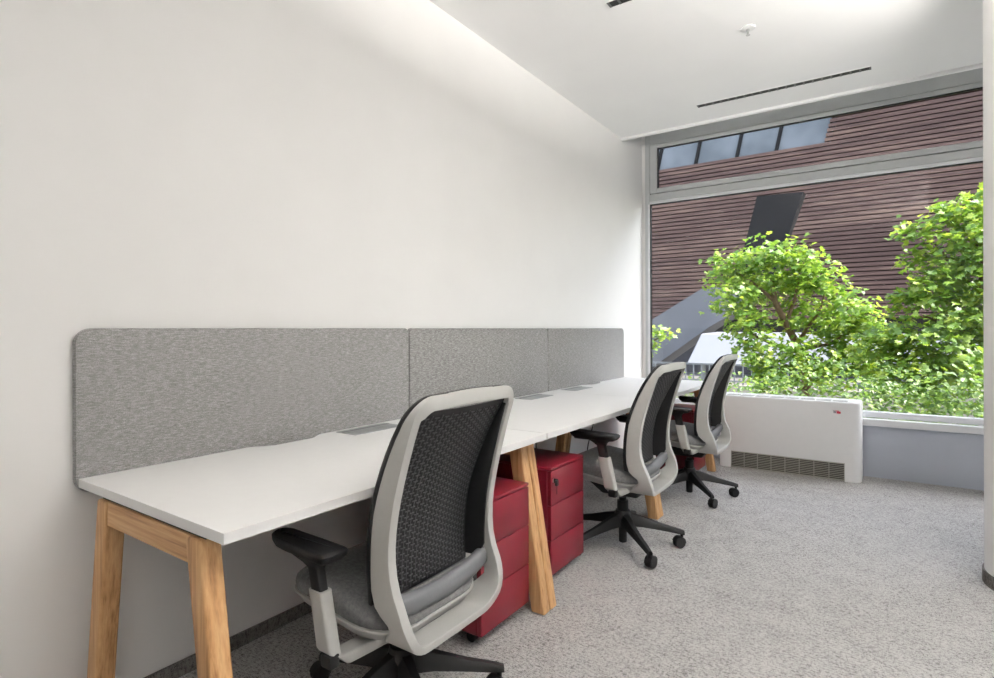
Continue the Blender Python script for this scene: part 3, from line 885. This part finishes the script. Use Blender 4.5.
tree('maple_tree', 'taller maple cut by the column, its crown spreading across the right of the window', (b2[0], 8.4, -.45),
     [(b2[0], 8.4, -.5), px(1000, 390, 8.4), px(996, 350, 8.4), px(988, 300, 8.4), px(980, 260, 8.4), px(970, 235, 8.4)],
     [[px(996, 350, 8.4), px(960, 330, 8.3), px(925, 318, 8.2), px(900, 318, 8.2)], [px(998, 380, 8.4), px(960, 372, 8.1), px(920, 370, 8.1), px(885, 360, 8.2)], [px(988, 300, 8.4), px(955, 270, 8.4), px(935, 245, 8.4)]],
     [lob(*a) for a in T2], 330, .088, 8)
T3 = [(654, 338, 11.0, .18), (664, 333, 11.0, .14), (654, 352, 11.0, .15), (640, 340, 11, .3), (630, 330, 11, .35)]
b3 = px(630, 350, 11.0)
tree('maple_tree', 'small pale green twigs of a tree at the left edge of the window', (b3[0], 11, -.45),
     [(b3[0], 11, -.5), px(630, 370, 11), px(632, 350, 11), px(634, 335, 11)], [[px(632, 350, 11), px(645, 345, 11), px(660, 338, 11)]],
     [lob(*a) for a in T3], 150, .10, 9)
# shrubs close to the window
SH = [('low leafy shrub directly behind the far end of the convector', [(745, 392), (775, 392), (710, 396), (690, 396)], 7.35),
      ('low leafy shrub behind the middle of the convector', [(800, 385), (830, 388), (855, 390)], 6.65),
      ('dense shrub above the window sill beside the convector', [(880, 392), (900, 388), (890, 404)], 7.35),
      ('dense shrub above the window sill beside the column', [(930, 402), (960, 405), (985, 400), (945, 395)], 6.65)]
for i, (lab, pts, Y) in enumerate(SH):
    rnd = random.Random(40 + i)
    c0 = px(pts[0][0], 400, Y)
    t = thing('shrub', lab, 'shrub', (c0[0], Y, -.45), 0, 'shrubs below the window')
    bm = nb()
    lb = []
    for (u, v) in pts:
        p = px(u, v, Y); lb += [(p[0] - c0[0], rnd.uniform(-.06, .08), p[2] + .45, .25), (p[0] - c0[0] + .05, rnd.uniform(-.06, .08), p[2] + .14, .28)]
    leaves(bm, lb, 210, .055, LEAF1, rnd)
    mesh_obj('foliage', bm, M['leaf_dark'], t)
    bm = nb()
    for k in range(4): tube(bm, [(k * .08 - .1, .02 * k, 0), (k * .12 - .2, .05, .3), (k * .16 - .28, 0, .6)], [.015, .012, .006], 6)
    obj('stem', bm, M['bark'], t, 60)

# ------------------------------------------------------------------ light
w = bpy.data.worlds.new('World'); S.world = w; w.use_nodes = True
nt = w.node_tree; bg = nt.nodes['Background']
sky = nt.nodes.new('ShaderNodeTexSky'); sky.sky_type = 'NISHITA'; sky.sun_disc = False
sky.sun_elevation = math.radians(52); sky.sun_rotation = math.radians(60); sky.altitude = 100; sky.dust_density = 2.0; sky.ozone_density = 1.0
hs = nt.nodes.new('ShaderNodeHueSaturation'); hs.inputs['Saturation'].default_value = .6
nt.links.new(sky.outputs[0], hs.inputs['Color']); nt.links.new(hs.outputs[0], bg.inputs[0]); bg.inputs[1].default_value = .56
sl = bpy.data.lights.new('sun', 'SUN'); sl.energy = 7.0; sl.angle = math.radians(.6); sl.color = (1, .95, .86)
so = bpy.data.objects.new('sun', sl); C.objects.link(so)
so.rotation_euler = Vector((-.62, -.01, -.78)).to_track_quat('-Z', 'Y').to_euler()
UP.node_tree.nodes['Principled BSDF'].inputs['Emission Strength'].default_value = 105.0
DOWN.node_tree.nodes['Principled BSDF'].inputs['Emission Strength'].default_value = 7.0

# ------------------------------------------------------------------ camera
cd = bpy.data.cameras.new('camera'); cam = bpy.data.objects.new('camera', cd); C.objects.link(cam)
cam.location = CAM
cd.sensor_width = 36; cd.sensor_fit = 'HORIZONTAL'; cd.lens = 560.45 / 994 * 36
cd.shift_y = (329.36 - 339) / 994
cd.clip_start = .05; cd.clip_end = 200
cam.rotation_euler = (Matrix.Rotation(math.radians(34.7153), 3, 'Z') @ Matrix.Rotation(PI / 2, 3, 'X') @ Matrix.Rotation(math.radians(-.15), 3, 'Z')).to_euler()
S.camera = cam

S.view_settings.view_transform = 'Standard'; S.view_settings.look = 'None'
S.view_settings.exposure = 0.62; S.view_settings.gamma = 1.0; S.view_settings.use_curve_mapping = False
S.cycles.max_bounces = 10; S.cycles.diffuse_bounces = 6; S.cycles.transparent_max_bounces = 12; S.cycles.transmission_bounces = 6
S.cycles.use_denoising = True
S.cycles.sample_clamp_indirect = 6
S.cycles.caustics_reflective = False; S.cycles.caustics_refractive = False
